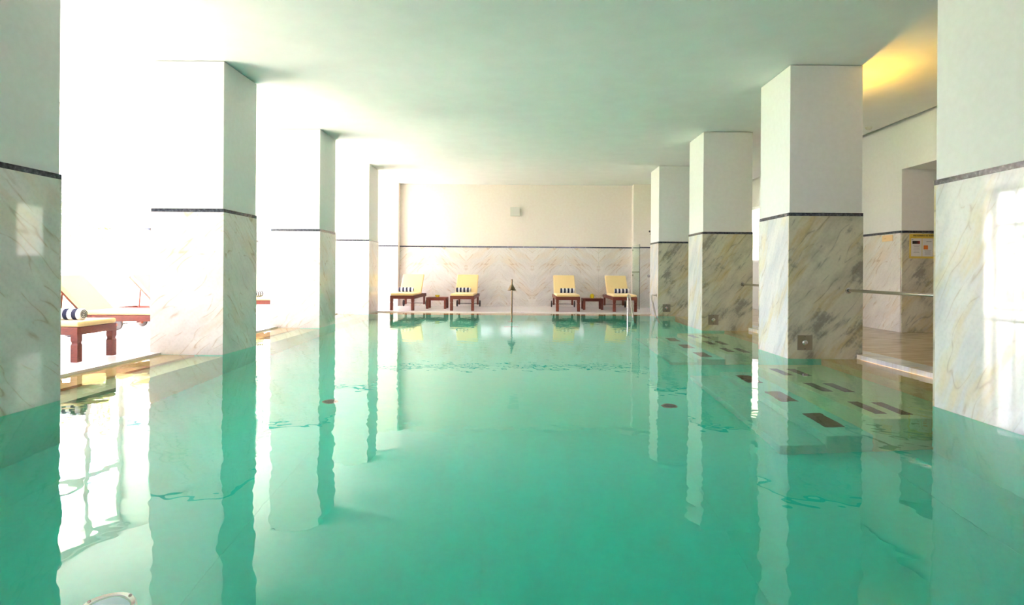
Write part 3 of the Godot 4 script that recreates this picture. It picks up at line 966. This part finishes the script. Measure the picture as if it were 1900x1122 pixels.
func far_wall_fittings() -> void:
	wall_box("wall_sconce", "white box sconce high on the far wall", Vector3(-0.21, 2.83, BACK_Z - 0.26), 0.0, false)

	# glass shower screen
	var s := thing("glass_screen", "frameless green glass shower screen right of the far loungers", "glass screen", Vector3(3.25, 0.022, -16.88))
	part("pane", rbox(Vector3(0.01, 1.8, 1.04)), M.shower_glass, s, Vector3(0, 0.91, 0))
	part("front_edge", rbox(Vector3(0.012, 1.8, 0.006)), M.glass_edge, s, Vector3(0, 0.91, 0.523))
	for y in [1.68, 0.95]:
		part("hinge", rbox(Vector3(0.03, 0.05, 0.06), 0.004), M.dull_steel, s, Vector3(0, y, -0.47))
	part("handle", rbox(Vector3(0.02, 0.05, 0.9), 0.004), M.dull_steel, s, Vector3(-0.016, 1.04, 0.0))

	var v := thing("shower_valve", "round chrome shower valve on the far right wall", "shower valve", Vector3(3.73, 0.95, BACK_Z + 0.02))
	var rose := part("rosette", lathe([[0.0, 0.02], [0.03, 0.02], [0.045, 0.012], [0.05, 0.0]], 20), M.steel, v)
	rose.rotation.x = PI / 2
	part("lever", tube([Vector3(0, 0, 0.02), Vector3(0, 0, 0.05), Vector3(0.03, 0.01, 0.06)], 0.012, 8), M.grate, v)
	var h := thing("wall_shower", "small chrome shower head above the band at far right", "shower head", Vector3(3.75, 2.26, BACK_Z + 0.0))
	part("arm", tube(bent([Vector3(0, 0, 0), Vector3(0, 0, 0.12), Vector3(0, -0.06, 0.2)], 0.04), 0.012, 10), M.steel, h)
	var hd := part("head", lathe([[0.015, 0.05], [0.025, 0.03], [0.05, 0.005], [0.05, 0.0], [0.0, 0.0]], 18), M.steel, h, Vector3(0, -0.1, 0.215))
	hd.rotation.x = -0.3
	var fr := part("rosette", lathe([[0.0, 0.012], [0.025, 0.012], [0.03, 0.0]], 16), M.grate, h)
	fr.rotation.x = PI / 2

# ---------------------------------------------------------------- outside

func garden() -> void:
	var g := setting("floor_terrace", "pale stone terrace outside the windows")
	block("paving", Vector3(-12.0, -0.3, -30.0), Vector3(WIN_X - 0.3, -0.05, 12.0), M.terrace, g)
	block("lawn", Vector3(-60.0, -0.3, -60.0), Vector3(-12.0, -0.04, 40.0), M.lawn, g)
	block("paving", Vector3(WIN_X - 0.3, -0.3, 8.2), Vector3(8.8, -0.05, 12.0), M.terrace, g)
	block("lawn", Vector3(WIN_X - 4.8, -0.3, 12.0), Vector3(8.8, -0.04, 40.0), M.lawn, g)
	block("lawn", Vector3(8.8, -0.3, -60.0), Vector3(60.0, -0.04, 40.0), M.lawn, g)
	var spots := [[-13.5, -14.0, 6.0, 0], [-12.8, -19.5, 5.2, 1], [-15.5, -24.0, 7.0, 0], [-15.0, -8.0, 6.4, 1]]
	var names := ["dark-leaved garden tree beyond the first tall window", "yellow-green garden tree beyond the windows", "tall far garden tree beyond the windows", "garden tree nearest the camera outside the windows"]
	for k in spots.size():
		var s: Array = spots[k]
		tree(Vector3(s[0], -0.04, s[1]), s[2], M.leaf if s[3] == 0 else M.leaf_pale, names[k], k)

func tree(at: Vector3, h: float, leaf: Material, label: String, sd: int) -> void:
	var r := RandomNumberGenerator.new()
	r.seed = 100 + sd
	var t := thing("garden_tree", label, "tree", at, 0.0, "trees outside the windows")
	part("trunk", tube([Vector3.ZERO, Vector3(0.08, h * 0.3, 0.05), Vector3(0.0, h * 0.6, 0.1), Vector3(0.1, h * 0.85, 0)], [0.17, 0.13, 0.09, 0.03], 10), M.bark, t)
	for k in 5:
		var a := TAU * k / 5 + r.randf()
		var b := Vector3(cos(a), 0, sin(a)) * h * 0.24
		part("branch", tube([Vector3(0.05, h * (0.32 + 0.06 * k), 0.07), b * 0.5 + Vector3(0, h * (0.45 + 0.06 * k), 0), b + Vector3(0, h * (0.52 + 0.06 * k), 0)], [0.06, 0.04, 0.015], 7), M.bark, t)
	var st := SurfaceTool.new()
	st.begin(Mesh.PRIMITIVE_TRIANGLES)
	st.set_smooth_group(-1)
	var blobs := []
	for k in 14:
		blobs.append([Vector3(r.randfn() * h * 0.17, h * (0.62 + r.randfn() * 0.15), r.randfn() * h * 0.17), h * r.randf_range(0.1, 0.17)])
	for k in 2600:
		var bl: Array = blobs[r.randi() % blobs.size()]
		var d := Vector3(r.randfn(), r.randfn(), r.randfn()).normalized()
		var p: Vector3 = bl[0] + d * bl[1] * pow(r.randf(), 0.35)
		var x := Vector3(r.randfn(), r.randfn() * 0.5, r.randfn()).normalized()
		var y := x.cross(d + Vector3(0.01, 0.02, 0.03)).normalized()
		var L := r.randf_range(0.07, 0.13)
		var q := [p - x * L, p + y * L * 0.45, p + x * L, p - y * L * 0.45]
		for i in [0, 1, 2, 0, 2, 3]:
			st.add_vertex(q[i])
	st.generate_normals()
	var f := part("foliage", st.commit(), leaf, t)
	f.set_meta("kind", "stuff")
